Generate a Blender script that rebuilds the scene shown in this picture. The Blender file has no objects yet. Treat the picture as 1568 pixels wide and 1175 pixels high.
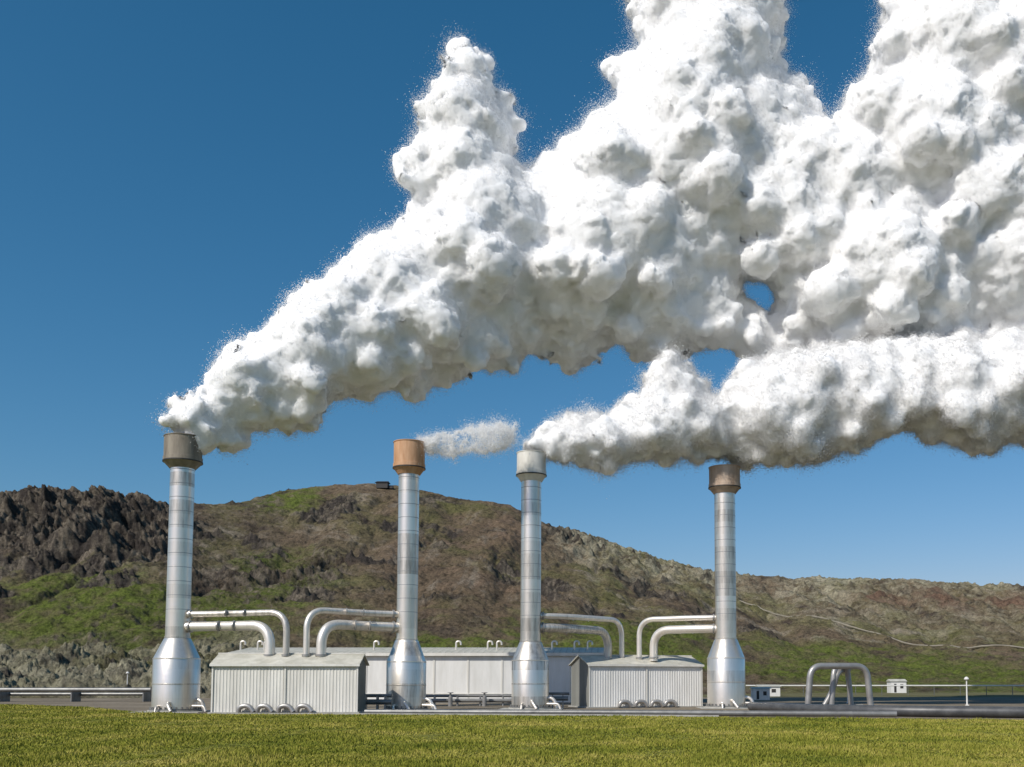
import bpy, bmesh, math, random
import numpy as np
from mathutils import Vector, Matrix
random.seed(7); rng=np.random.default_rng(7)
scene=bpy.context.scene
# ---------------------------------------------------------------- camera
F=1500.0; W=1568.0; H=1175.0; PX0=930.0; PITCH=math.radians(3.9); CH=2.5
PY0=1043.0-F*math.tan(PITCH)
cam_d=bpy.data.cameras.new("camera"); cam=bpy.data.objects.new("camera",cam_d); scene.collection.objects.link(cam)
cam.location=(0,0,CH); cam.rotation_euler=(math.radians(90)+PITCH,0,0)
cam_d.sensor_width=36; cam_d.lens=36*F/W; cam_d.clip_end=20000; cam_d.clip_start=0.1
cam_d.shift_x=(W/2-PX0)/W; cam_d.shift_y=(PY0-H/2)/W
scene.camera=cam
def P(px,py,Y):
    u=(px-PX0)/F; v=-(py-PY0)/F
    dy=math.cos(PITCH)-math.sin(PITCH)*v; dz=math.sin(PITCH)+math.cos(PITCH)*v
    t=Y/dy
    return Vector((u*t,Y,CH+dz*t))
def XX(px,Y): return P(px,1043,Y).x
# ---------------------------------------------------------------- helpers
def new_obj(name,me,parent=None):
    o=bpy.data.objects.new(name,me); scene.collection.objects.link(o)
    if parent: o.parent=parent
    return o
def empty(name,loc=(0,0,0),rz=0):
    o=bpy.data.objects.new(name,None); scene.collection.objects.link(o); o.location=loc; o.rotation_euler=(0,0,rz); o.empty_display_size=0.5
    return o
def mesh(name,verts,faces,mat,parent=None,smooth=False,loc=None):
    me=bpy.data.meshes.new(name); me.from_pydata([tuple(v) for v in verts],[],faces); me.update()
    if mat: me.materials.append(mat)
    if smooth: me.polygons.foreach_set("use_smooth",[True]*len(me.polygons))
    o=new_obj(name,me,parent)
    if loc is not None:o.location=loc
    return o
class MB:
    def __init__(s): s.v=[];s.f=[]
    def add(s,v,f):
        b=len(s.v); s.v+=[tuple(x) for x in v]; s.f+=[tuple(b+i for i in q) for q in f]
    def box(s,x0,x1,y0,y1,z0,z1):
        s.add([(x0,y0,z0),(x1,y0,z0),(x1,y1,z0),(x0,y1,z0),(x0,y0,z1),(x1,y0,z1),(x1,y1,z1),(x0,y1,z1)],
              [(0,3,2,1),(4,5,6,7),(0,1,5,4),(1,2,6,5),(2,3,7,6),(3,0,4,7)])
    def rev(s,prof,c=(0,0,0),n=48,cap0=False,cap1=False):
        v=[];f=[]
        for r,z in prof:
            for i in range(n):
                a=2*math.pi*i/n; v.append((c[0]+r*math.cos(a),c[1]+r*math.sin(a),c[2]+z))
        for k in range(len(prof)-1):
            for i in range(n):
                j=(i+1)%n; f.append((k*n+i,k*n+j,(k+1)*n+j,(k+1)*n+i))
        if cap0: f.append(tuple(range(n-1,-1,-1)))
        if cap1: f.append(tuple((len(prof)-1)*n+i for i in range(n)))
        s.add(v,f)
    def tube(s,pts,r,n=16,cap=True):
        pts=[Vector(p) for p in pts]; v=[];f=[]
        t0=(pts[1]-pts[0]).normalized()
        up=Vector((0,0,1)) if abs(t0.z)<0.9 else Vector((0,1,0))
        nrm=(up-t0*up.dot(t0)).normalized()
        for k,p in enumerate(pts):
            a=pts[max(k-1,0)]; b=pts[min(k+1,len(pts)-1)]; t=(b-a).normalized()
            nrm=(nrm-t*nrm.dot(t)).normalized(); bi=t.cross(nrm)
            rr=r[k] if isinstance(r,(list,tuple)) else r
            for i in range(n):
                an=2*math.pi*i/n; v.append(p+nrm*rr*math.cos(an)+bi*rr*math.sin(an))
        for k in range(len(pts)-1):
            for i in range(n):
                j=(i+1)%n; f.append((k*n+i,k*n+j,(k+1)*n+j,(k+1)*n+i))
        if cap:
            f.append(tuple(range(n-1,-1,-1))); f.append(tuple((len(pts)-1)*n+i for i in range(n)))
        s.add(v,f)
    def obj(s,name,mat,parent=None,smooth=False,ang=None):
        o=mesh(name,s.v,s.f,mat,parent,False)
        if smooth:
            me=o.data; me.polygons.foreach_set("use_smooth",[True]*len(me.polygons))
            try: me.set_sharp_from_angle(angle=math.radians(35))
            except Exception: pass
        return o
def bend(pts,rad,seg=8):
    pts=[Vector(p) for p in pts]; out=[pts[0]]
    for i in range(1,len(pts)-1):
        a,b,c=pts[i-1],pts[i],pts[i+1]
        d1=(a-b); d2=(c-b); r=min(rad,d1.length*.49 if i>1 else d1.length*.98,d2.length*.49 if i<len(pts)-2 else d2.length*.98)
        p0=b+d1.normalized()*r; p1=b+d2.normalized()*r
        for k in range(seg+1):
            t=k/seg
            q=(1-t)**2*p0+2*t*(1-t)*(b*0.92+(p0+p1)*0.04)+t*t*p1
            out.append(q)
    out.append(pts[-1]); return out
# ---------------------------------------------------------------- materials
def mat(name):
    m=bpy.data.materials.new(name); m.use_nodes=True
    nt=m.node_tree; b=nt.nodes["Principled BSDF"]
    return m,nt,b
def N(nt,t,**k):
    n=nt.nodes.new(t)
    for a,b in k.items():
        if a in n.inputs: n.inputs[a].default_value=b
        else: setattr(n,a,b)
    return n
def ramp(nt,fac,stops):
    r=nt.nodes.new("ShaderNodeValToRGB"); e=r.color_ramp.elements
    while len(e)<len(stops): e.new(0.5)
    for i,(p,c) in enumerate(stops):
        e[i].position=p; e[i].color=(*c,1) if len(c)==3 else c
    nt.links.new(fac,r.inputs[0]); return r
def noise(nt,scale,detail=6,rough=.6,vec=None,dist=0):
    n=N(nt,"ShaderNodeTexNoise"); n.inputs["Scale"].default_value=scale; n.inputs["Detail"].default_value=detail
    n.inputs["Roughness"].default_value=rough; n.inputs["Distortion"].default_value=dist
    if vec: nt.links.new(vec,n.inputs["Vector"])
    return n
def pos(nt):
    return N(nt,"ShaderNodeNewGeometry").outputs["Position"]
def simple(name,c1,c2,scale=1.5,rough=.6,metal=0,bump=.1,streak=False,rr=(0,0)):
    m,nt,b=mat(name); v=pos(nt)
    if streak:
        mp=N(nt,"ShaderNodeMapping"); mp.inputs["Scale"].default_value=(1,1,.18); nt.links.new(v,mp.inputs[0]); v=mp.outputs[0]
    n=noise(nt,scale,8,.65,v)
    r=ramp(nt,n.outputs[0],[(.3,c1),(.7,c2)]); nt.links.new(r.outputs[0],b.inputs["Base Color"])
    b.inputs["Roughness"].default_value=rough; b.inputs["Metallic"].default_value=metal
    if bump:
        bp=N(nt,"ShaderNodeBump"); bp.inputs["Strength"].default_value=bump; bp.inputs["Distance"].default_value=.05
        n2=noise(nt,scale*6,6,.7,pos(nt)); nt.links.new(n2.outputs[0],bp.inputs["Height"]); nt.links.new(bp.outputs[0],b.inputs["Normal"])
    return m
def steel_mat(name,base=(.76,.71,.63),metal=.82,rough=.34,band=1.15):
    m,nt,b=mat(name)
    g=N(nt,"ShaderNodeNewGeometry"); oi=N(nt,"ShaderNodeObjectInfo")
    sx=N(nt,"ShaderNodeSeparateXYZ"); nt.links.new(g.outputs["Position"],sx.inputs[0])
    dv=N(nt,"ShaderNodeMath",operation='DIVIDE'); nt.links.new(sx.outputs[2],dv.inputs[0]); dv.inputs[1].default_value=band
    fl=N(nt,"ShaderNodeMath",operation='FLOOR'); nt.links.new(dv.outputs[0],fl.inputs[0])
    rx=N(nt,"ShaderNodeMath",operation='MULTIPLY'); nt.links.new(oi.outputs["Random"],rx.inputs[0]); rx.inputs[1].default_value=91.7
    ad=N(nt,"ShaderNodeMath",operation='ADD'); nt.links.new(fl.outputs[0],ad.inputs[0]); nt.links.new(rx.outputs[0],ad.inputs[1])
    wn=N(nt,"ShaderNodeTexWhiteNoise",noise_dimensions='1D'); nt.links.new(ad.outputs[0],wn.inputs["W"])
    mp=N(nt,"ShaderNodeMapping"); mp.inputs["Scale"].default_value=(1.6,1.6,.14); nt.links.new(g.outputs["Position"],mp.inputs[0])
    n=noise(nt,1.8,9,.72,mp.outputs[0])
    mx=N(nt,"ShaderNodeMath",operation='MULTIPLY_ADD'); nt.links.new(wn.outputs[0],mx.inputs[0]); mx.inputs[1].default_value=.4; nt.links.new(n.outputs[0],mx.inputs[2])
    d=tuple(c*.42 for c in base); l=tuple(min(1,c*1.2) for c in base)
    r=ramp(nt,mx.outputs[0],[(.36,d),(.62,base),(.92,l)]); nt.links.new(r.outputs[0],b.inputs["Base Color"])
    rr=N(nt,"ShaderNodeMapRange"); nt.links.new(mx.outputs[0],rr.inputs[0]); rr.inputs[3].default_value=rough+.2; rr.inputs[4].default_value=rough-.06
    nt.links.new(rr.outputs[0],b.inputs["Roughness"]); b.inputs["Metallic"].default_value=metal
    bp=N(nt,"ShaderNodeBump"); bp.inputs["Strength"].default_value=.22; bp.inputs["Distance"].default_value=.05
    n2=noise(nt,1.2,3,.5,g.outputs["Position"]); nt.links.new(n2.outputs[0],bp.inputs["Height"]); nt.links.new(bp.outputs[0],b.inputs["Normal"])
    return m
M_steel=steel_mat("steel_cladding")
M_pipe=steel_mat("pipe_steel",(.76,.71,.64),.6,.38,50)
M_pipe_dark=simple("pipe_galvanised_dark",(.13,.13,.125),(.26,.26,.25),1.2,.42,.4,.05)
M_pipe_black=simple("pipe_dark",(.05,.052,.055),(.12,.12,.12),1.2,.45,.2,.05)
M_pipe_grey=simple("pipe_grey",(.28,.27,.26),(.44,.43,.41),1.2,.4,.5,.05)
M_cap_brown=simple("cap_weathered",(.15,.125,.095),(.33,.29,.23),1.4,.65,.1,.2,True)
M_cap_rust=simple("cap_rust",(.36,.17,.07),(.66,.42,.26),1.6,.7,.05,.2,True)
M_cap_white=simple("cap_white",(.58,.56,.51),(.82,.80,.76),1.3,.5,.1,.1,True)
M_cap_tan=simple("cap_tan",(.30,.21,.15),(.56,.44,.34),1.6,.65,.1,.2,True)
M_dark=simple("dark_steel",(.03,.03,.03),(.07,.065,.06),3,.6,.3,.1)
M_white=simple("painted_white_cladding",(.66,.65,.61),(.82,.81,.78),1.1,.5,0,.05,True)
M_end_shade=simple("shaded_end_cladding",(.20,.20,.18),(.30,.30,.27),.7,.5,0,.05,True)  # shed end walls: their shade is put into this darker grey base colour
M_cream=simple("painted_cream_cladding",(.60,.58,.52),(.80,.78,.72),1.1,.5,0,.05,True)
M_roof=simple("roof_sheet",(.42,.40,.32),(.68,.65,.56),1.1,.55,.1,.05,False)
M_conc=simple("concrete",(.28,.27,.24),(.46,.45,.41),1.0,.85,0,.2)
def ground_mat(name,stops,scale,fine,bs=.5,bd=.1):
    m,nt,b=mat(name); v=pos(nt)
    n=noise(nt,scale,10,.65,v); n2=noise(nt,fine,8,.7,v)
    mx=N(nt,"ShaderNodeMath",operation='MULTIPLY_ADD'); nt.links.new(n2.outputs[0],mx.inputs[0]); mx.inputs[1].default_value=.5
    ml=N(nt,"ShaderNodeMath",operation='MULTIPLY'); nt.links.new(n.outputs[0],ml.inputs[0]); ml.inputs[1].default_value=.5
    nt.links.new(ml.outputs[0],mx.inputs[2])
    r=ramp(nt,mx.outputs[0],stops); nt.links.new(r.outputs[0],b.inputs["Base Color"])
    b.inputs["Roughness"].default_value=.95; b.inputs["Specular IOR Level"].default_value=.15
    bp=N(nt,"ShaderNodeBump"); bp.inputs["Strength"].default_value=bs; bp.inputs["Distance"].default_value=bd
    nt.links.new(n2.outputs[0],bp.inputs["Height"]); nt.links.new(bp.outputs[0],b.inputs["Normal"])
    return m
M_ground=ground_mat("moor_ground",[(.35,(.08,.07,.04)),(.5,(.13,.12,.05)),(.65,(.2,.18,.12))],.05,.6)
M_gravel=ground_mat("gravel",[(.35,(.12,.10,.07)),(.5,(.20,.165,.12)),(.65,(.30,.26,.2))],.15,2.5)
M_lawn=ground_mat("lawn_soil",[(.35,(.10,.10,.02)),(.5,(.16,.16,.03)),(.65,(.22,.20,.05))],.12,3)
# ---------------------------------------------------------------- ground
S=6000
mesh("ground",[(-S,-500,0),(S,-500,0),(S,S,0),(-S,S,0)],[(0,1,2,3)],M_ground)
edge=[(-900,112),(-300,109),(0,106),(120,96),(225,78.5),(330,74.5),(600,73),(880,70.5),(1200,67),(1568,63),(2200,58),(2900,55)]
lv=[(XX(px,Y),Y,.008) for px,Y in edge]; n=len(lv)
far=[(XX(px,Y)+0,150,.004) for px,Y in edge]
yard=[(x,y-1.0,.004) for x,y,z in lv]+[(x,y,z) for x,y,z in far]
mesh("gravel_yard",yard,[(i,i+1,n+i+1,n+i) for i in range(n-1)],M_gravel)
near=[(x,-60,.008) for x,y,z in lv]
mesh("lawn",near+lv,[(i,i+1,n+i+1,n+i) for i in range(n-1)],M_lawn)
def np_mesh(name,V,Fc,mat_,parent=None,smooth=False,quad=False):
    me=bpy.data.meshes.new(name); nv=len(V); nf=len(Fc); kk=Fc.shape[1]
    me.vertices.add(nv); me.vertices.foreach_set("co",V.astype(np.float32).ravel())
    me.loops.add(nf*kk); me.loops.foreach_set("vertex_index",Fc.astype(np.int32).ravel())
    me.polygons.add(nf); me.polygons.foreach_set("loop_start",np.arange(0,nf*kk,kk,dtype=np.int32))
    me.polygons.foreach_set("loop_total",np.full(nf,kk,dtype=np.int32))
    if smooth: me.polygons.foreach_set("use_smooth",np.ones(nf,dtype=bool))
    me.update(calc_edges=True)
    if mat_: me.materials.append(mat_)
    return new_obj(name,me,parent)
# ---------------------------------------------------------------- numpy noise
perm=rng.permutation(4096)
def vnoise(x,y):
    xi=np.floor(x).astype(int); yi=np.floor(y).astype(int); fx=x-xi; fy=y-yi
    def g(i,j,dx,dy):
        h=perm[(perm[i&4095]+j)&4095]; an=h*(2*math.pi/4096*7.0); return np.cos(an)*dx+np.sin(an)*dy
    sx=fx*fx*fx*(fx*(fx*6-15)+10); sy=fy*fy*fy*(fy*(fy*6-15)+10)
    a=g(xi,yi,fx,fy);b_=g(xi+1,yi,fx-1,fy);c=g(xi,yi+1,fx,fy-1);d=g(xi+1,yi+1,fx-1,fy-1)
    return (a+(b_-a)*sx)+((c+(d-c)*sx)-(a+(b_-a)*sx))*sy
def fbm(x,y,o=6,g=.5):
    s=0;a=1;t=0
    for i in range(o):
        s=s+a*vnoise(x+17.3*i,y-9.1*i); t+=a; a*=g; x=x*2.03;y=y*2.03
    return s/t*1.6
def ridg(x,y,o=6,g=.55):
    s=0;a=1;t=0;w=1
    for i in range(o):
        n_=1-np.abs(vnoise(x+31.3*i,y+5.7*i))*2; n_=n_*n_*w; w=np.clip(n_*1.6,0,1); s=s+a*n_; t+=a; a*=g; x=x*2.1;y=y*2.1
    return s/t
def billow(x,y,o=5,g=.5):
    s=0;a=1;t=0
    for i in range(o):
        s=s+a*np.abs(vnoise(x+11.3*i,y+25.7*i))*2; t+=a; a*=g; x=x*2.1;y=y*2.1
    return s/t
# grass
ex=np.array([v[0] for v in lv]); ey=np.array([v[1] for v in lv])
NB=400000
Y=20*(105/20.)**rng.random(NB); px=rng.uniform(-200,1800,NB); X=(px-PX0)/F*Y*1.0
ylim=np.interp(X,ex,ey)-.2+.9*fbm(X*.8,Y*0,3)
k=Y<ylim; X=X[k];Y=Y[k]; nb=len(X)
hgt=(.04+.07*rng.random(nb))*(1+1.5*fbm(X*.3,Y*.15,4))+.01
wd=.010+.0005*Y; a=rng.uniform(0,math.pi,nb); lx=rng.normal(0,.045,nb); ly=rng.normal(0,.045,nb)
V=np.zeros((nb,3,3)); V[:,0,0]=X-wd*np.cos(a);V[:,0,1]=Y-wd*np.sin(a);V[:,1,0]=X+wd*np.cos(a);V[:,1,1]=Y+wd*np.sin(a)
V[:,2,0]=X+lx;V[:,2,1]=Y+ly;V[:,2,2]=hgt; V[:,:,2]+=.006
m,nt,b=mat("grass_blades"); v=pos(nt); n1=noise(nt,.12,9,.75,v); n2=noise(nt,7,2,.5,v)
mx=N(nt,"ShaderNodeMath",operation='MULTIPLY_ADD'); nt.links.new(n2.outputs[0],mx.inputs[0]); mx.inputs[1].default_value=.3
ml=N(nt,"ShaderNodeMath",operation='MULTIPLY'); nt.links.new(n1.outputs[0],ml.inputs[0]); ml.inputs[1].default_value=.7; nt.links.new(ml.outputs[0],mx.inputs[2])
r=ramp(nt,mx.outputs[0],[(.39,(.11,.14,.018)),(.5,(.25,.25,.036)),(.61,(.44,.37,.10))]); nt.links.new(r.outputs[0],b.inputs["Base Color"])
b.inputs["Roughness"].default_value=.8; b.inputs["Specular IOR Level"].default_value=.1
np_mesh("grass",V.reshape(-1,3),np.arange(nb*3).reshape(-1,3),m)
# ---------------------------------------------------------------- hill
cols=[
(-900,[(130,None),(210,1005),(300,900),(345,800),(380,770)]),
(-300,[(130,None),(210,1000),(290,895),(335,800),(370,760)]),
(0,[(140,None),(215,1000),(290,885),(335,785),(370,747)]),
(60,[(140,None),(215,1000),(290,880),(332,780),(370,742)]),
(150,[(140,None),(215,1000),(290,875),(335,785),(370,742)]),
(200,[(140,None),(215,1000),(290,880),(335,800),(372,757)]),
(240,[(140,None),(215,1000),(290,885),(340,815),(380,770)]),
(300,[(140,None),(215,1000),(290,895),(350,825),(400,767)]),
(370,[(140,None),(215,1000),(290,905),(360,835),(425,764)]),
(430,[(140,None),(215,1000),(290,910),(370,835),(450,748)]),
(500,[(145,None),(220,1000),(300,905),(380,820),(465,738)]),
(600,[(150,None),(230,1000),(310,905),(390,820),(475,738)]),
(650,[(150,None),(230,1002),(310,915),(390,830),(475,750)]),
(780,[(155,None),(235,1005),(320,920),(400,840),(480,770)]),
(840,[(160,None),(240,1008),(330,930),(410,860),(485,800)]),
(930,[(160,None),(240,1010),(330,940),(410,880),(490,826)]),
(1000,[(170,None),(250,1015),(340,950),(420,900),(495,852)]),
(1090,[(180,None),(260,1018),(350,960),(430,915),(500,874)]),
(1200,[(200,None),(280,1020),(360,975),(440,925),(500,882)]),
(1350,[(210,None),(290,1022),(370,980),(440,930),(500,885)]),
(1568,[(210,None),(290,1024),(370,985),(440,935),(500,895)]),
(2400,[(210,None),(290,1024),(370,985),(440,940),(500,905)]),
(3200,[(210,None),(290,1024),(370,990),(440,945),(500,910)])]
cpx=np.array([c[0] for c in cols],float)
KY=np.array([[q[0] for q in c[1]] for c in cols],float)
KZ=np.array([[0 if q[1] is None else P(c[0],q[1],q[0]).z for q in c[1]] for c in cols],float)
gpx=np.concatenate([np.arange(-900,-40,12),np.arange(-40,1620,1.6),np.arange(1620,3200,12)])
nr=440
Yk=np.stack([np.interp(gpx,cpx,KY[:,i]) for i in range(5)],1); Zk=np.stack([np.interp(gpx,cpx,KZ[:,i]) for i in range(5)],1)
Yt=np.concatenate([Yk,Yk[:,4:5]+90,Yk[:,4:5]+350],1); Zt=np.concatenate([Zk,Zk[:,4:5]*.93,Zk[:,4:5]*.2],1)
HX=np.zeros((len(gpx),nr));HY=np.zeros_like(HX);HZ=np.zeros_like(HX);TT=np.zeros_like(HX)
for i,p in enumerate(gpx):
    s=np.concatenate([np.linspace(Yt[i,0],Yt[i,4],nr-60,endpoint=False),np.linspace(Yt[i,4],Yt[i,6],60)])
    HY[i]=s; HX[i]=(p-PX0)/F*s
    HZ[i]=np.interp(s,Yt[i],Zt[i]); TT[i]=(s-Yt[i,0])/(Yt[i,4]-Yt[i,0])
kz=np.ones(19)/19
for i in range(len(gpx)):
    zz=np.pad(HZ[i],9,mode='edge'); HZ[i]=np.convolve(zz,kz,'valid')
PXg=gpx[:,None]+0*HX
nz=fbm(HX*.012,HY*.012,3)
crag=np.clip(1.15-np.abs(TT-.86+.05*nz)/.22,0,1)*np.clip((300-PXg+60*nz)/70,0,1)
crag=np.clip(crag*1.4,0,1)
mid=np.clip(1-np.abs(TT-.6+.2*nz)/.15,0,1)*np.clip((PXg-240)/60,0,1)*np.clip((560-PXg+40*nz)/40,0,1)
rid=np.clip((PXg-820)/60,0,1)*np.clip((TT-.72)/.2,0,1)*np.clip((1180-PXg)/60,0,1)
rr_=np.clip((PXg-1150)/80,0,1)*np.clip((TT-.55)/.3,0,1)
lava=np.clip((.34-TT)/.06,0,1)*np.clip((440-PXg)/60,0,1)*np.clip(TT/.03,0,1)
fade=np.clip(TT/.12,0,1)
B1=billow(HX*.03+3,HY*.03,5,.55); R2=ridg(HX*.07,HY*.07+8,6,.6); B3=billow(HX*.13,HY*.13,4,.6)
small=fbm(HX*.08,HY*.08,6,.68)
ot=fbm(HX*.03+50,HY*.035,6,.62)
outc=np.clip((ot-.12)*6,0,1)*np.clip((TT-.3)/.15,0,1)*(1-np.clip((PXg-1150)/60,0,1)*.6)
gul=ridg(HX*.03+.0*HY,HY*.006+2,4,.5)
dz=fade*( ((B1-.4)*17+(B3-.4)*5.5)*crag + ((B1-.4)*8+(R2-.4)*5)*mid + (R2-.35)*5*np.clip(rid+rr_*.7,0,1) + ((R2-.35)*5.0+(B3-.4)*3.2)*outc + small*2.8 -(gul-.4)*5.5*np.clip((TT-.25)/.3,0,1)*np.clip((1.02-TT)/.15,0,1)) + lava*((billow(HX*.09,HY*.07,5,.62)-.3)*7.0)
HZ2=HZ+dz*np.where(TT>.93,.7,1)
HZ2-= (1-np.clip(TT/.02,0,1))*.6
ci=len(gpx); idx=np.arange(ci*nr).reshape(ci,nr)
Fq=np.stack([idx[:-1,:-1],idx[1:,:-1],idx[1:,1:],idx[:-1,1:]],-1).reshape(-1,4)
Vh=np.stack([HX,HY-dz*.6*np.clip(crag+mid,0,1),HZ2],-1).reshape(-1,3)
hill=np_mesh("hill",Vh,Fq,None,smooth=False)
gy=np.gradient(HZ2,axis=1)/np.maximum(np.gradient(HY,axis=1),1e-3); gx=np.gradient(HZ2,axis=0)/np.maximum(np.gradient(HX,axis=0),1e-3)
steep=np.sqrt(gx**2+gy**2)
n1=fbm(HX*.02+7,HY*.02,6,.65); n2=fbm(HX*.06-7,HY*.06,6,.65); n3=fbm(HX*.2,HY*.2,4,.7); n4=fbm(HX*.09+90,HY*.02,5,.65)
def c3(r,g,b_): return np.array([r,g,b_])
def mixc(a,bc,k): k=np.clip(k,0,1)[...,None]; return a*(1-k)+bc*k
soil=c3(.135,.102,.068); red=c3(.15,.098,.066); green=c3(.10,.125,.026); olive=c3(.12,.113,.048); rock=c3(.044,.038,.034); rockl=c3(.23,.195,.15); lich=c3(.30,.28,.20); darks=c3(.064,.049,.038)
col=np.broadcast_to(soil,HX.shape+(3,)).copy()
col=mixc(col,olive,n1*1.8+.45)
col=mixc(col,rockl,(n2-.08)*2.6)
col=mixc(col,darks,(-n2-.08)*3.0)
dome=np.clip((PXg-540+60*n1)/60,0,1)*np.clip((900-PXg)/80,0,1)*np.clip((TT-.3)/.1,0,1)
col=mixc(col,mixc(np.broadcast_to(soil*.88,HX.shape+(3,)),red*.95,n2*1.5+.3),dome*.75)
col=mixc(col,darks*.95,(n4-.1)*3.2*dome)
col=mixc(col,rockl*.85,(-n4-.15)*3*dome)
col=mixc(col,olive*.9,(n1-.02)*2.4*dome)
def patch(cx,ct,wx,wt,k=1.0):
    return np.exp(-((PXg-cx)/wx)**2-((TT-ct)/wt)**2)*k
gm=patch(200,.46,140,.16,1.4)+patch(60,.52,90,.16,1.0)+patch(400,.44,120,.13,1.3)+patch(450,.93,70,.07,1.4)+patch(700,.25,130,.12,1.4)+patch(900,.38,100,.12,1.1)+patch(330,.40,80,.12,1)+patch(430,.68,80,.07,.8)+patch(1000,.3,120,.16,1.1)+patch(1250,.25,140,.2,1.0)+patch(1500,.3,170,.25,1.0)+patch(1400,.1,300,.12,.9)+patch(960,.7,50,.05,.6)
gm=gm*1.0+(n1*1.6+n2*1.7)*np.clip(gm*2,0,1)-.3
col=mixc(col,mixc(np.broadcast_to(green,HX.shape+(3,)),olive*.9,n3*2+.3),gm)
rk=np.clip(crag*1.2*(.8+n2)+mid*.9*(.5+n2*1.5)+np.clip((steep-.85)*1.7,0,1)*(.6+n3*.5),0,1)+outc*.85
rcol=mixc(np.broadcast_to(rock,HX.shape+(3,)),rockl*.75,.22+n3*1.6+n2*.9)
col=mixc(col,rcol,rk)
lk=np.clip(rid*.8+rr_*.75,0,1)*(.6+n3*1.4+n2)
col=mixc(col,lich,lk*.85)
dk=np.clip((PXg-1280)/60,0,1)*np.clip(1-np.abs(TT-.85)/.12,0,1)
col=mixc(col,c3(.13,.085,.06),dk*(.8+n2*2))
col=mixc(col,mixc(mixc(np.broadcast_to(lich*.95,HX.shape+(3,)),olive,n1*2+.3),rock*1.3,.1+n3*1.8),lava*1.3)
cc=np.ones((ci*nr,4),np.float32); cc[:,:3]=np.clip(col,0.01,1).reshape(-1,3)
att=hill.data.color_attributes.new("zone","FLOAT_COLOR","POINT"); att.data.foreach_set("color",cc.ravel())
m,nt,b=mat("hill_ground"); v=pos(nt)
at=N(nt,"ShaderNodeAttribute",attribute_name="zone")
na=noise(nt,.35,10,.78,v); nb_=noise(nt,1.2,6,.8,v)
r=ramp(nt,na.outputs[0],[(.36,(.34,.34,.34)),(.5,(.92,.92,.92)),(.66,(1.0,1.0,1.0))])
r2=ramp(nt,nb_.outputs[0],[(.36,(.38,.38,.38)),(.66,(1.0,1.0,1.0))])
m1=N(nt,"ShaderNodeMix",data_type='RGBA',blend_type='MULTIPLY'); m1.inputs[0].default_value=1
nt.links.new(at.outputs["Color"],m1.inputs[6]); nt.links.new(r.outputs[0],m1.inputs[7])
m2=N(nt,"ShaderNodeMix",data_type='RGBA',blend_type='MULTIPLY'); m2.inputs[0].default_value=1
nt.links.new(m1.outputs[2],m2.inputs[6]); nt.links.new(r2.outputs[0],m2.inputs[7])
m3=N(nt,"ShaderNodeMix",data_type='RGBA',blend_type='MULTIPLY'); m3.inputs[0].default_value=1; m3.inputs[7].default_value=(2.35,2.33,2.28,1)
nt.links.new(m2.outputs[2],m3.inputs[6]); nt.links.new(m3.outputs[2],b.inputs["Base Color"])
b.inputs["Roughness"].default_value=.95; b.inputs["Specular IOR Level"].default_value=.1
bp=N(nt,"ShaderNodeBump"); bp.inputs["Strength"].default_value=1.0; bp.inputs["Distance"].default_value=2.0
nt.links.new(na.outputs[0],bp.inputs["Height"]); nt.links.new(bp.outputs[0],b.inputs["Normal"])
hill.data.materials.append(m)
def hill_z(px,Y):
    i=int(np.argmin(abs(gpx-px))); j=int(np.argmin(abs(HY[i]-Y))); return HZ2[i,j]
hp=583; hY=462; hz=hill_z(hp,hY)
hut=empty("hilltop_hut",(XX(hp,hY),hY,hz-.4))
mb=MB(); mb.box(-3.2,2.2,-2,2,0,2.6); mb.obj("walls",M_dark,hut)
mb=MB(); mb.add([(-3.8,-2.4,2.6),(2.8,-2.4,2.6),(2.8,2.4,2.6),(-3.8,2.4,2.6),(-3.2,0,3.6),(2.2,0,3.6)],[(0,3,2,1),(0,1,5,4),(2,3,4,5),(1,2,5),(3,0,4)]); mb.obj("roof",M_dark,hut)
mb=MB(); mb.box(2.3,4.4,-1,1,0,1.4); mb.obj("lean_to",M_dark,hut)
pts=[]
for p,q in [(1130,.78),(1170,.74),(1230,.66),(1300,.60),(1380,.55),(1450,.51),(1520,.48),(1600,.46),(1800,.44)]:
    i=int(np.argmin(abs(gpx-p))); Yq=Yt[i,0]+q*(Yt[i,4]-Yt[i,0])
    pts.append((XX(p,Yq),Yq,p))
dens=[]
for a_,b2 in zip(pts[:-1],pts[1:]):
    for t in np.linspace(0,1,14,endpoint=False):
        x=a_[0]+(b2[0]-a_[0])*t; y=a_[1]+(b2[1]-a_[1])*t; p=a_[2]+(b2[2]-a_[2])*t
        dens.append((x,y,max(hill_z(p,y+dy) for dy in (-2,0,2))+.1))
zs=[d[2] for d in dens]; zs=[sum(zs[max(0,i-3):i+4])/len(zs[max(0,i-3):i+4]) for i in range(len(zs))]
mb=MB(); mb.tube([(d[0],d[1],z) for d,z in zip(dens,zs)],.3,8); mb.obj("hillside_pipeline",simple("pipeline_tan",(.17,.15,.11),(.30,.27,.21),.3,.7,0,0),None,True)
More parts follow.
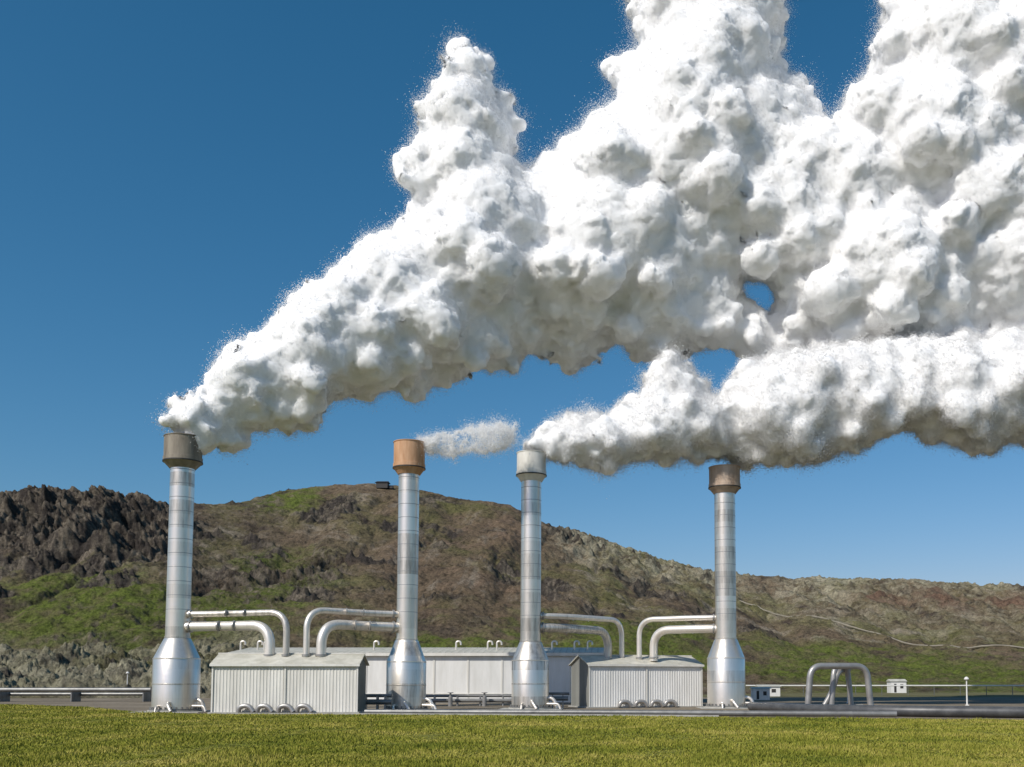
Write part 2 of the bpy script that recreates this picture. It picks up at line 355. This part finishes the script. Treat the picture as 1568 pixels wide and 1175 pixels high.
# ---------------------------------------------------------------- chimneys
def chimney(px,pbase_s,hgt,d_sh,d_low,z_low,z_cone,cap_d,cap_h,capmat,name="steam_chimney",side=1):
    Yc=F/pbase_s; x=XX(px,Yc)
    E=empty(name,(x,Yc,0))
    rs=d_sh/2; rl=d_low/2
    mb=MB(); mb.rev([(rl+.28,0),(rl+.28,.16),(rl+.05,.16),(rl+.05,.2)],n=48); mb.obj("base_ring",M_conc,E,True)
    mb=MB(); mb.rev([(rl+.16,.16),(rl+.16,.26),(rl,.26)],n=48)
    for i in range(28):
        a=2*math.pi*i/28; cx=(rl+.09)*math.cos(a); cy=(rl+.09)*math.sin(a); mb.box(cx-.05,cx+.05,cy-.05,cy+.05,.26,.42)
    mb.obj("base_flange",M_pipe_dark,E,True)
    mb=MB(); mb.rev([(rl,.2),(rl,z_low),(rl*.985,z_low+.05),(rs+.12,z_cone-.12),(rs+.02,z_cone)],n=64); mb.obj("silencer_body",M_steel,E,True)
    mb=MB()
    for z in (.2+(z_low-.2)*.5,z_low): mb.rev([(rl,z-.05),(rl+.02,z-.04),(rl+.02,z+.04),(rl,z+.05)],n=64)
    mb.obj("body_seams",M_steel,E,True)
    mb=MB(); zt=hgt-.3; mb.rev([(rs+.02,z_cone),(rs,zt)],n=56)
    mb.rev([(rs+.06,z_cone-.02),(rs+.06,z_cone+.14),(rs,z_cone+.15)],n=56); mb.obj("shaft",M_steel,E,True)
    mb=MB(); z=z_cone+1.15
    while z<hgt-cap_h-.3:
        mb.rev([(rs,z-.03),(rs+.018,z-.022),(rs+.018,z+.022),(rs,z+.03)],n=56); z+=1.15
    mb.obj("shaft_seams",M_pipe_grey,E,True)
    rc=cap_d/2; zb=hgt-cap_h
    mb=MB(); mb.rev([(rs-.02,zb-.42),(rs+.08,zb-.4),(rc-.14,zb+.0),(rc-.04,zb+.1),(rc,zb+.12),(rc,zb+.5),(rc-.05,zb+.52),(rc-.05,hgt-.08),(rc,hgt-.06),(rc,hgt),(rc-.1,hgt),(rc-.1,zb+.3),(rs,zb+.2)],n=56); mb.obj("cap",capmat,E,True)
    mb=MB(); mb.rev([(rc+.0,zb+.10),(rc+.03,zb+.11),(rc+.03,zb+.2),(rc,zb+.21)],n=56); mb.obj("cap_rim",M_dark,E,True)
    mb=MB()
    mb.tube(bend([(.3,-rl+.1,.75),(.3,-rl-.45,.75),(.75,-rl-.75,.1)],.3),.13,12)
    mb.tube(bend([(-.6,-rl+.15,.5),(-.6,-rl-.35,.5),(-.6,-rl-.5,.05)],.25),.09,12)
    mb.tube(bend([(rl-.1,-.3,1.0),(rl+.45,-.4,1.0),(rl+.75,-.5,.1)],.4),.16,12)
    mb.tube(bend([(rl-.1,-.8,.5),(rl+.9,-1.0,.5),(rl+1.1,-1.1,.05)],.2),.1,12)
    mb.obj("drain_pipes",M_pipe,E,True)
    return E,x,Yc
C=[]
C.append(chimney(270,18.8,22.6,1.86,3.6,4.3,6.0,3.05,2.25,M_cap_brown))
C.append(chimney(622,18.1,22.9,1.72,3.3,4.1,6.0,2.72,2.4,M_cap_rust))
C.append(chimney(812,17.2,23.0,1.78,3.3,4.3,6.0,2.72,2.2,M_cap_white))
C.append(chimney(1112,16.5,22.5,1.92,3.5,4.6,6.4,3.0,2.1,M_cap_tan))
# ---------------------------------------------------------------- sheds
def shed(px0,px1,Yf,eave,ridge,depth,yaw,wallmat,endmat,name,vents):
    x0=XX(px0,Yf); wid=(XX(px1,Yf)-x0)/math.cos(yaw)
    E=empty(name,(x0,Yf,0),yaw)
    def ribbed(nm,x_a,x_b,y,h,axis='x',flip=1):
        mb=MB(); p=.25; n_=max(1,int((x_b-x_a)/p)); v=[];prof=[]
        for i in range(n_):
            a=x_a+(x_b-x_a)*i/n_; q=(x_b-x_a)/n_
            prof+=[(a,0),(a+q*.55,0),(a+q*.65,-.03),(a+q*.9,-.03)]
        prof.append((x_b,0))
        for a,o in prof:
            v+=[(a,y+o*flip,.12),(a,y+o*flip,h)] if axis=='x' else [(y+o*flip,a,.12),(y+o*flip,a,h)]
        f=[(2*i,2*i+2,2*i+3,2*i+1) for i in range(len(prof)-1)]
        mb.add(v,f); return mb.obj(nm,wallmat,E)
    ribbed("front_wall",.1,wid-.1,0,eave-.02)
    ribbed("back_wall",.1,wid-.1,depth,eave-.02,flip=-1)
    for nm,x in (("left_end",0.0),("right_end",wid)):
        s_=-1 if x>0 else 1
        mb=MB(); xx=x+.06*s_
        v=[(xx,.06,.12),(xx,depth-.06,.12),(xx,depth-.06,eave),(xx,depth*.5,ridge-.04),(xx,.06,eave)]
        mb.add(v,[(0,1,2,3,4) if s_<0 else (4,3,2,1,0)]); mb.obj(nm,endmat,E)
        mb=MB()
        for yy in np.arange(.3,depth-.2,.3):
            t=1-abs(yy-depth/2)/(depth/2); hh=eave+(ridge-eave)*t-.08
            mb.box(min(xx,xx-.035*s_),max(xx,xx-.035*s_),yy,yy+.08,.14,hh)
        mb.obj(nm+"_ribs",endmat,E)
    mb=MB(); o=.16; th=.09
    e2=eave-(ridge-eave)*o/(depth/2)
    mb.add([(-o,-o,e2+.02),(wid+o,-o,e2+.02),(wid+o,depth/2,ridge+.02),(-o,depth/2,ridge+.02),(-o,-o,e2+.02+th),(wid+o,-o,e2+.02+th),(wid+o,depth/2,ridge+.02+th),(-o,depth/2,ridge+.02+th)],[(0,3,2,1),(4,5,6,7),(0,1,5,4),(1,2,6,5),(3,0,4,7)])
    mb.add([(-o,depth+o,e2+.02),(wid+o,depth+o,e2+.02),(wid+o,depth/2,ridge+.02),(-o,depth/2,ridge+.02),(-o,depth+o,e2+.02+th),(wid+o,depth+o,e2+.02+th),(wid+o,depth/2,ridge+.02+th),(-o,depth/2,ridge+.02+th)],[(0,1,2,3),(4,7,6,5),(0,4,5,1),(1,5,6,2),(3,7,4,0)])
    mb.obj("roof",M_roof,E)
    mb=MB(); mb.box(-o-.02,wid+o+.02,depth/2-.12,depth/2+.12,ridge+th,ridge+th+.08)
    mb.box(-o,wid+o,-o-.08,-o-.005,e2-.08,e2+.10)
    for x in (-.03,wid*.5-.06,wid-.09): mb.box(x,x+.12,-.09,-.05,.12,eave-.1)
    mb.obj("trim",M_cream,E)
    mb=MB(); mb.box(-.15,wid+.15,-.2,depth+.2,0,.12); mb.obj("plinth",M_conc,E)
    mb=MB()
    for vx in vents:
        mb.tube(bend([(vx-.55,-.35,.14),(vx-.5,-.4,.58),(vx+.3,-.45,.62),(vx+.62,-.5,.14)],.35,6),.19,14)
        mb.tube([(vx,.02,.62),(vx,-.4,.6)],.17,12)
    mb.obj("duct_elbows",M_pipe_grey,E,True)
    return E
shed(325,545,75.5,3.78,4.55,3.6,math.radians(3),M_cream,M_end_shade,"equipment_shed",[2.7,4.1,5.7,7.1])
shed(902,1081,90.5,4.0,4.85,5.6,math.radians(20),M_white,M_end_shade,"equipment_shed.001",[3.4,5.0,6.6,8.0])
# ---------------------------------------------------------------- main building
Yb=112
bx0=XX(352,Yb); bx1=XX(925,Yb); bh=5.65
E=empty("long_plant_building",(0,0,0))
mb=MB(); mb.box(bx0,bx1,Yb,Yb+14,.1,bh); mb.obj("walls",M_white,E)
mb=MB()
bays=11; bw=(bx1-bx0)/bays
for i in range(bays+1): mb.box(bx0+i*bw-.09,bx0+i*bw+.09,Yb-.07,Yb-.002,.1,bh-.35)
mb.box(bx0,bx1,Yb-.06,Yb-.003,1.0,1.1)
mb.obj("pilasters",M_cream,E)
mb=MB(); mb.box(bx0-.3,bx1+.3,Yb-.45,Yb-.08,bh-.3,bh+.05); mb.obj("eaves_gutter",M_cream,E)
mb=MB()
mb.add([(bx0-.3,Yb-.4,bh+.06),(bx1+.3,Yb-.4,bh+.06),(bx1+.3,Yb+7,bh+.9),(bx0-.3,Yb+7,bh+.9),(bx0-.3,Yb+14.4,bh+.06),(bx1+.3,Yb+14.4,bh+.06)],[(0,1,2,3),(3,2,5,4),(1,5,2),(0,3,4)]); mb.obj("roof",M_roof,E)
mb=MB()
for i in range(60):
    xx=bx0+(bx1-bx0)*i/59
    mb.add([(xx-.03,Yb-.3,bh+.08),(xx+.03,Yb-.3,bh+.08),(xx+.03,Yb+7,bh+.98),(xx-.03,Yb+7,bh+.98),(xx-.03,Yb-.3,bh+.14),(xx+.03,Yb-.3,bh+.14)],[(4,5,2,3),(0,1,5,4)])
mb.obj("roof_ribs",M_conc,E)
mb=MB()
for p in (372,398,408,575,700,748,762,846,880,900):
    xx=XX(p,Yb+5); mb.tube(bend([(xx,Yb+4,bh+.2),(xx,Yb+4,bh+1.55),(xx+.55,Yb+4,bh+1.55),(xx+.55,Yb+4,bh+1.1)],.28,6),.11,10)
mb.obj("roof_vents",M_pipe,E,True)
mb=MB(); mb.box(bx0-.3,bx1+.3,Yb-.6,Yb+14.3,0,.1); mb.obj("plinth",M_conc,E)
E=empty("ground_pipe_rack",(0,0,0)); mb=MB()
for (pa,pb,Yq,z,r_) in [(552,600,80,.8,.22),(552,600,80.5,1.3,.14),(652,790,98,.55,.2),(652,790,99,1.0,.14),(838,870,90,.9,.2),(838,872,90,1.35,.12)]:
    mb.tube([(XX(pa,Yq),Yq,z),(XX(pb,Yq),Yq,z)],r_,12)
mb.obj("pipes",M_pipe_dark,E,True)
mb=MB()
for pa in (560,578,590): mb.box(XX(pa,80)-.06,XX(pa,80)+.06,79.9,80.4,0,1.25)
for pa in (665,700,735,770): mb.box(XX(pa,98)-.06,XX(pa,98)+.06,98.05,98.7,0,.95)
for pa in (846,862): mb.box(XX(pa,90)-.06,XX(pa,90)+.06,90.02,90.3,0,1.3)
for pa in (690,742): mb.rev([(.22,0),(.22,.9),(.1,1.0),(.1,1.3),(.3,1.32),(.3,1.38)],(XX(pa,97),97,0),14)
mb.obj("supports_and_valves",M_pipe_grey,E)
# ---------------------------------------------------------------- overhead ducts
def duct(ci_,px_end,py,dia,Ydown,zdown,rad,name):
    E0,x,Yc=C[ci_]
    z=P(px_end,py,Yc).z; xe=XX(px_end,Ydown)
    return [(x,Yc-.1,z),(x+(xe-x)*.35,Yc-.1+(Ydown-Yc)*.15,z),(xe,Ydown,z),(xe,Ydown,zdown)],dia/2,rad,name
E=empty("steam_duct",(0,0,0)); E2=empty("steam_duct.001",(0,0,0))
for EE,lst in ((E,[duct(0,437,941,.50,77.2,4.2,1.5,"upper_duct"),duct(0,412,960,.78,77.4,4.2,1.6,"lower_duct"),duct(1,468,941,.50,77.2,4.2,1.5,"upper_duct_b"),duct(1,491,961,.78,77.4,4.2,1.6,"lower_duct_b")]),
               (E2,[duct(2,952,943,.50,94,4.4,1.5,"upper_duct"),duct(2,931,961,.78,93.6,4.4,1.6,"lower_duct"),duct(3,979,946,.50,94,4.4,1.5,"upper_duct_b"),duct(3,1001,963,.78,93.6,4.4,1.6,"lower_duct_b")])):
    for pts,r_,rad,nm in lst:
        bp_=bend(pts,rad,10)
        mb=MB(); mb.tube(bp_,r_,20); mb.obj(nm,M_pipe,EE,True)
        mb=MB()
        a=Vector(pts[0]);c=Vector(pts[1]);e=Vector(pts[2]);d=(c-a).normalized()
        mb.tube([a+d*1.05,a+d*1.2],r_+.1,18)
        for t in (.45,.62):
            q=a+(e-a)*t; mb.tube([q-d*.04,q+d*.04],r_+.03,18)
        dn=Vector(pts[3]); mb.tube([dn+Vector((0,0,.25)),dn+Vector((0,0,.4))],r_+.09,18)
        mb.obj(nm+"_flanges",M_pipe_grey,EE,True)
# ---------------------------------------------------------------- ground pipes
mb=MB(); mb.tube([(XX(560,73.5),73.5,.2),(XX(880,71.6),71.6,.22),(XX(1372,67.4),67.4,.24)],.2,14); mb.obj("ground_pipe",M_pipe_dark,None,True)
mb=MB(); mb.tube(bend([(XX(1150,84),84,.35),(XX(1240,74.5),74.5,.38),(XX(1375,68.6),68.6,.4),(XX(1600,65.6),65.6,.4),(XX(2200,62),62,.4)],3,8),.38,16); mb.obj("ground_pipe.001",M_pipe_black,None,True)
E=empty("ground_pipeline"); mb=MB(); mb.tube([(XX(-900,118),118,1.45),(XX(232,118),118,1.45)],.26,14); mb.tube([(XX(-900,120),120,.9),(XX(232,120),120,.9)],.2,12); mb.obj("pipes",M_pipe_dark,E,True)
mb=MB()
for p in range(-880,232,110): mb.box(XX(p,118)-.07,XX(p,118)+.07,117.95,120.05,0,1.2)
mb.obj("supports",M_pipe_dark,E)
mb=MB(); kb=[(320,74.3),(600,72.8),(880,70.8),(1100,68.6)]
for (a,ya),(c,yc) in zip(kb[:-1],kb[1:]):
    v=[(XX(a,ya),ya-.15,0),(XX(c,yc),yc-.15,0),(XX(c,yc),yc+.1,0),(XX(a,ya),ya+.1,0)]; v+=[(q[0],q[1],.12) for q in v]
    mb.add(v,[(4,5,6,7),(0,1,5,4),(2,3,7,6),(3,0,4,7),(1,2,6,5)])
mb.obj("kerb",M_conc)
mb=MB(); 
for E0,x,Yc in C: mb.box(x-2.6,x+2.9,Yc-2.6,Yc+2.6,0.0,.06)
mb.obj("concrete_pad",M_conc)
E=empty("pipe_expansion_loop"); mb=MB()
def loop(pa,pb,Yq,top,r_,lean=0):
    zt=P(pa,top,Yq).z
    xa=XX(pa,Yq);xb=XX(pb,Yq)
    return bend([(xa-.2,Yq,.3),(xa+.1,Yq,zt),(xb-.1,Yq+lean,zt),(xb+.2,Yq+lean,.3)],1.0,8)
mb.tube(loop(1240,1336,86,1020,.3,1.5),.28,14); mb.tube(loop(1276,1312,88,1020,.3,3),.25,14); mb.tube(bend([(XX(1262,90),90,.3),(XX(1275,90),90,1.6),(XX(1283,90),90,3.4),(XX(1300,92),92,3.6)],.8),.25,12)
mb.obj("pipes",M_pipe_grey,E,True)
mb=MB()
for p,Yq in ((1240,86),(1336,87.5),(1276,88),(1312,91)): mb.box(XX(p,Yq)-.45,XX(p,Yq)+.45,Yq-.4,Yq+.4,0,.35)
mb.obj("footings",M_conc,E)
def post(px,Yq,h,nm="lamp_post"):
    E=empty(nm,(XX(px,Yq),Yq,0)); mb=MB(); mb.rev([(.09,0),(.06,h)],n=10); mb.box(-.15,.15,-.15,.15,0,.1); mb.obj("pole",M_white,E,True)
    mb=MB(); mb.rev([(.08,h),(.24,h+.05),(.26,h+.12),(.12,h+.3),(0,h+.34)],n=14); mb.obj("lantern",M_white,E,True)
post(1480,100,2.6); post(1298,110,2.6); post(195,150,3.6)
def block(px,Yq,w,d,h,rf,nm,mt=M_white):
    E=empty(nm,(XX(px,Yq),Yq,0)); mb=MB(); mb.box(-w/2,w/2,0,d,0,h); mb.obj("walls",mt,E)
    mb=MB(); mb.add([(-w/2-.2,-.2,h),(w/2+.2,-.2,h),(w/2+.2,d/2,h+rf),(-w/2-.2,d/2,h+rf),(-w/2-.2,d+.2,h),(w/2+.2,d+.2,h)],[(0,1,2,3),(3,2,5,4),(1,5,2),(0,3,4),(0,4,5,1)]); mb.obj("roof",M_roof,E)
    mb=MB(); mb.box(-.3*w,-.15*w,-.03,0,h*.05,h*.8); mb.box(.1*w,.3*w,-.03,0,h*.4,h*.75); mb.obj("door_and_window",M_dark,E)
block(1166,130,2.2,2,1.5,.2,"valve_hut"); block(1376,205,3.2,3,2.4,.5,"valve_hut.001"); block(1178,160,3.5,3,1.6,.3,"valve_hut.002")
E=empty("pipe_fence"); mb=MB(); mb.tube([(XX(1142,170),170,1.7),(XX(2200,170),170,1.7)],.11,8); mb.obj("rail",M_white,E,True)
mb=MB()
for p in range(1150,2200,40): mb.box(XX(p,170)-.05,XX(p,170)+.05,169.95,170.05,0,1.6)
mb.obj("posts",M_pipe_dark,E)
# ---------------------------------------------------------------- steam
def pdist(poly,x,y):
    p=np.array(poly,float); q=np.roll(p,-1,0); d=q-p; t=((x-p[:,0])*d[:,0]+(y-p[:,1])*d[:,1])/np.maximum((d**2).sum(1),1e-9); t=np.clip(t,0,1)
    dx=x-(p[:,0]+t*d[:,0]); dy=y-(p[:,1]+t*d[:,1]); dd=math.sqrt((dx*dx+dy*dy).min())
    ins=((p[:,1]>y)!=(q[:,1]>y))&(x<(q[:,0]-p[:,0])*(y-p[:,1])/np.where(q[:,1]-p[:,1]==0,1e-9,q[:,1]-p[:,1])+p[:,0])
    return dd if ins.sum()%2 else -dd
bm_=bmesh.new(); bmesh.ops.create_icosphere(bm_,subdivisions=2,radius=1.0); bm_.verts.ensure_lookup_table()
ICV=np.array([v.co[:] for v in bm_.verts]); ICF=np.array([[v.index for v in f.verts] for f in bm_.faces]); bm_.free()
def clump(p,s):
    x,y,z=p[:,0]*s,p[:,1]*s,p[:,2]*s
    return np.sin(x*1.1+1.7*np.sin(z*.9+.4*y))*np.sin(z*1.3+1.5*np.sin(y*1.1+.3*x))+.6*np.sin(2.3*y+1.9*np.sin(1.7*x+z))*np.sin(2.9*z+1.2*np.sin(2.1*x))+.4*np.sin(4.9*x+2*np.sin(3.1*z))*np.sin(5.3*z+2*np.sin(4.1*y))
def evalmesh(o):
    dg=bpy.context.evaluated_depsgraph_get(); ev=o.evaluated_get(dg); me=ev.to_mesh()
    nv=len(me.vertices); co=np.empty(nv*3,np.float32); no=np.empty(nv*3,np.float32); me.vertices.foreach_get("co",co); me.vertices.foreach_get("normal",no)
    ev.to_mesh_clear(); return co.reshape(-1,3).astype(float),no.reshape(-1,3).astype(float)
def plume(name,poly,dep,rmax,holes=(),voxel=.34,jit=1.0,disp=(1.6,.6),seed=1,ncand=5000,rmin=7,nfuzz=300000,fz=.27,size=(.018,.055),extra=None,inset=0,soft=.62,keepcore=True,dmat=None):
    rg=random.Random(seed); xs=[p[0] for p in poly]; ys=[p[1] for p in poly]
    def dist(x,y):
        d=pdist(poly,x,y)
        for hx,hy,hr in holes: d=min(d,math.hypot(x-hx,y-hy)-hr)
        return d
    cand=[]
    for _ in range(ncand):
        x=rg.uniform(min(xs),max(xs)); y=rg.uniform(min(ys),max(ys)); d=dist(x,y)
        if d>rmin: cand.append((min(d,rmax)*rg.uniform(.75,1.0),x,y,d))
    cand.sort(reverse=True); sp=[]
    for r_,x,y,d in cand:
        if all((x-a)**2+(y-b_)**2>(.42*max(r_,c*.7))**2 for a,b_,c,_,_ in sp): sp.append((x,y,r_,d,rg.uniform(-1,1)*.35*min(d,rmax)))
    out=[]
    for x,y,r_,d,j in sp:
        Yd=dep(x,y)+j*dep(x,y)/F*jit; out.append((x,y,Yd,r_))
        for _ in range(8 if r_>25 else 3):
            th=rg.uniform(0,2*math.pi); ph=rg.uniform(-1,1); rr=r_*rg.uniform(.26,.5)
            ox=math.cos(th)*math.sqrt(1-ph*ph)*r_*.82; oy=math.sin(th)*math.sqrt(1-ph*ph)*r_*.82; od=ph*r_*.82
            if dist(x+ox,y+oy)>rr*.85: out.append((x+ox,y+oy,Yd+od*Yd/F,rr))
    for (ax,ay),(bx,by) in zip(poly,poly[1:]+poly[:1]):
        ln=math.hypot(bx-ax,by-ay); nn=max(1,int(ln/8))
        for i in range(nn):
            t=rg.random(); x=ax+(bx-ax)*t; y=ay+(by-ay)*t; nx,ny=-(by-ay)/ln,(bx-ax)/ln
            rr=rg.uniform(5,13)*rg.choice([.6,1,1.4])*min(1,rmax/60); ins=rg.uniform(.1,1.0)*rr
            if dist(x+nx*3,y+ny*3)<0: nx,ny=-nx,-ny
            out.append((x+nx*ins,y+ny*ins,dep(x,y)+rg.uniform(-1,1)*jit,rr))
    Vs=[];Fs=[];b0=0
    for x,y,Yd,r_ in out:
        c=P(x,y,Yd); R=r_*Yd/F
        Vs.append(ICV*R*np.array([1,1,rg.uniform(.85,1.05)])+np.array(c)); Fs.append(ICF+b0); b0+=len(ICV)
    E=empty(name)
    def tex(kind,size,depth=4):
        t=bpy.data.textures.new(name+kind+str(size),kind); t.noise_scale=size
        if kind=='CLOUDS': t.noise_depth=depth; t.noise_type='HARD_NOISE'
        return t
    T=[(tex('CLOUDS',4.6,2),disp[0],.38),(tex('CLOUDS',1.6,3),disp[1],.38)]
    o=np_mesh("tmp",np.concatenate(Vs),np.concatenate(Fs),M_core,E,True)
    rm=o.modifiers.new("remesh","REMESH"); rm.mode='VOXEL'; rm.voxel_size=voxel; rm.use_smooth_shade=True
    ss=o.modifiers.new("sub","SUBSURF"); ss.subdivision_type='SIMPLE'; ss.levels=1; ss.render_levels=1
    sm=o.modifiers.new("sm","SMOOTH"); sm.iterations=30; sm.factor=.5
    _,nsm=evalmesh(o)
    sm.iterations=5
    for t,s_,mid in T:
        d=o.modifiers.new("d","DISPLACE"); d.texture=t; d.texture_coords='GLOBAL'; d.strength=s_; d.mid_level=mid
    if inset:
        d=o.modifiers.new("i","DISPLACE"); d.strength=-inset; d.mid_level=0
    co,no=evalmesh(o); nv=len(co); print(name,len(out),"verts",nv,len(nsm))
    if len(nsm)!=nv: nsm=no
    sn=no*(1-soft)+nsm*soft; sn/=np.maximum(np.linalg.norm(sn,axis=1),1e-6)[:,None]
    if keepcore:
        dg=bpy.context.evaluated_depsgraph_get(); me=bpy.data.meshes.new_from_object(o.evaluated_get(dg)); me.name="billows"
        at=me.attributes.new("sn","FLOAT_VECTOR","POINT"); at.data.foreach_set("vector",sn.astype(np.float32).ravel())
        if not me.materials: me.materials.append(M_core)
        new_obj("billows",me,E)
    om=o.data; bpy.data.objects.remove(o); bpy.data.meshes.remove(om)
    k=rng.integers(0,nv,int(nfuzz*1.6)); p=co[k]+rng.normal(0,voxel*.3,(len(k),3)); q=no[k]; qs=sn[k]
    cl=clump(p,.9)+.7*clump(p,2.6); keep=cl+rng.normal(0,.6,len(k))>-.6; p=p[keep][:nfuzz];q=q[keep][:nfuzz];qs=qs[keep][:nfuzz];cl=cl[keep][:nfuzz]
    L=fz*(.5+np.clip(cl,0,2)*.8)
    if extra is not None: L=L*extra(p)
    off=np.minimum(rng.exponential(1,len(p)),2.3)*L; p=p+q*(off[:,None]-.02)+rng.normal(0,1,p.shape)*(off*.3)[:,None]
    n_=len(p); sz=rng.uniform(size[0],size[1],n_)
    a=rng.normal(0,1,(n_,3)); a/=np.linalg.norm(a,axis=1)[:,None]; b_=np.cross(a,rng.normal(0,1,(n_,3))); b_/=np.linalg.norm(b_,axis=1)[:,None]
    V=np.stack([p+a*sz[:,None],p+(-.5*a+.87*b_)*sz[:,None],p+(-.5*a-.87*b_)*sz[:,None]],1).reshape(-1,3)
    o2=np_mesh("droplets",V,np.arange(n_*3).reshape(-1,3),dmat or M_drop,E)
    at=o2.data.attributes.new("sn","FLOAT_VECTOR","POINT"); at.data.foreach_set("vector",np.repeat(qs,3,axis=0).astype(np.float32).ravel())
def steam_mat(name,iso):
    m,nt,b=mat(name); nt.nodes.remove(b)
    an=N(nt,"ShaderNodeAttribute",attribute_name="sn"); A=(.97,.97,.97,1)
    df=nt.nodes.new("ShaderNodeBsdfDiffuse"); df.inputs[0].default_value=A; nt.links.new(an.outputs["Vector"],df.inputs["Normal"])
    out=df.outputs[0]
    if iso>0:
        d2=nt.nodes.new("ShaderNodeBsdfDiffuse"); d2.inputs[0].default_value=A; tl=nt.nodes.new("ShaderNodeBsdfTranslucent"); tl.inputs[0].default_value=A
        x=nt.nodes.new("ShaderNodeMixShader"); nt.links.new(d2.outputs[0],x.inputs[1]); nt.links.new(tl.outputs[0],x.inputs[2])
        y=nt.nodes.new("ShaderNodeMixShader"); y.inputs[0].default_value=iso; nt.links.new(out,y.inputs[1]); nt.links.new(x.outputs[0],y.inputs[2]); out=y.outputs[0]
    nt.links.new(out,nt.nodes["Material Output"].inputs[0]); return m
M_core,nt,b=mat("steam_core")
b.inputs["Base Color"].default_value=(.95,.95,.95,1); b.inputs["Roughness"].default_value=1; b.inputs["Specular IOR Level"].default_value=0
b.inputs["Subsurface Weight"].default_value=1.0; b.inputs["Subsurface Radius"].default_value=(1,1,1); b.inputs["Subsurface Scale"].default_value=.5
an=N(nt,"ShaderNodeAttribute",attribute_name="sn"); nt.links.new(an.outputs["Vector"],b.inputs["Normal"])
M_drop=steam_mat("steam_droplets",.55); M_wisp=steam_mat("steam_wisp",1.0)
polyA=[(262,676),(256,625),(270,604),(296,596),(318,590),(320,565),(325,552),(350,530),(370,520),(392,515),(410,498),(422,480),(425,462),(455,438),(490,428),(512,415),(520,398),(540,385),(560,362),(610,342),(640,305),(608,290),(608,240),(638,205),(633,160),(676,122),(670,86),(710,66),(745,90),(758,140),(792,150),(797,190),(784,238),(800,258),(850,232),(900,182),(945,160),(930,105),(975,65),(968,10),(975,-160),(1200,-160),(1200,110),(1245,142),(1270,190),(1320,120),(1340,60),(1375,-160),(1750,-160),(1750,560),(1568,560),(1300,570),(1180,560),(1130,545),(1090,530),(1060,545),(1010,552),(980,555),(940,525),(910,565),(870,570),(810,542),(790,565),(720,580),(660,588),(640,615),(590,600),(510,622),(480,652),(430,672),(400,665),(350,692),(310,696),(288,694)]
polyB=[(800,692),(830,655),(870,636),(930,630),(990,598),(990,560),(1030,545),(1060,560),(1085,600),(1105,610),(1120,570),(1180,540),(1250,530),(1400,515),(1750,505),(1750,680),(1568,675),(1500,702),(1470,688),(1390,660),(1300,697),(1230,716),(1150,710),(1095,698),(1040,708),(990,702),(930,716),(880,714),(835,702)]
polyD=[(634,672),(650,662),(690,655),(730,648),(765,641),(798,652),(792,678),(770,697),(730,700),(690,706),(655,700),(640,690)]
plume("steam_plume",polyA,lambda x,y:C[0][2]+min(18,.032*max(0,x-286)),115,holes=[(1158,450,18),(1172,468,12)],seed=3,nfuzz=1700000,extra=lambda p:1+.5*np.clip((p[:,2]-45)/12,0,1))
plume("steam_plume.001",polyB,lambda x,y:87.2+3.7*min(1,(x-817)/300),70,seed=5,voxel=.3,disp=(1.2,.5),nfuzz=800000,extra=lambda p:1+2.0*np.clip((p[:,0]-14)/12,0,1)*np.clip((24-p[:,2])/4,0,1))
plume("steam_plume.002",polyD,lambda x,y:82.9,26,seed=9,voxel=.16,disp=(.5,.3),jit=.5,ncand=800,rmin=4,nfuzz=90000,fz=.3,inset=.45,size=(.015,.045),keepcore=False,dmat=M_wisp)
# ---------------------------------------------------------------- light
EL=math.radians(42); az_vec=Vector((-.60,-.68,0)).normalized()
sv=Vector((az_vec.x*math.cos(EL),az_vec.y*math.cos(EL),math.sin(EL)))
sd=bpy.data.lights.new("sun","SUN"); sd.energy=4.0; sd.angle=math.radians(.5); sd.color=(1,.95,.87)
so=bpy.data.objects.new("sun",sd); scene.collection.objects.link(so); so.rotation_euler=(-sv).to_track_quat('-Z','Y').to_euler()
w=bpy.data.worlds.new("World"); scene.world=w; w.use_nodes=True; nt=w.node_tree
bg=nt.nodes["Background"]; sk=nt.nodes.new("ShaderNodeTexSky"); sk.sky_type='NISHITA'; sk.sun_disc=False
sk.sun_elevation=EL; sk.sun_rotation=math.atan2(az_vec.x,az_vec.y)%(2*math.pi); sk.air_density=1.1; sk.dust_density=1.0; sk.ozone_density=3.0; sk.altitude=300
sp=nt.nodes.new("ShaderNodeSeparateColor"); cb=nt.nodes.new("ShaderNodeCombineColor"); nt.links.new(sk.outputs[0],sp.inputs[0])
def M(op,a,b):
    n=nt.nodes.new("ShaderNodeMath"); n.operation=op; nt.links.new(a,n.inputs[0])
    if isinstance(b,(int,float)): n.inputs[1].default_value=b
    else: nt.links.new(b,n.inputs[1])
    return n.outputs[0]
r_=M('MULTIPLY',M('POWER',sp.outputs[0],1.61),.343); r_=M('MINIMUM',r_,sp.outputs[0])
nt.links.new(r_,cb.inputs[0]); nt.links.new(M('MULTIPLY',sp.outputs[1],.94),cb.inputs[1]); nt.links.new(M('MULTIPLY',sp.outputs[2],1.12),cb.inputs[2])
nt.links.new(cb.outputs[0],bg.inputs[0]); bg.inputs[1].default_value=.085
scene.view_settings.view_transform='Standard'; scene.view_settings.look='None'; scene.view_settings.exposure=0
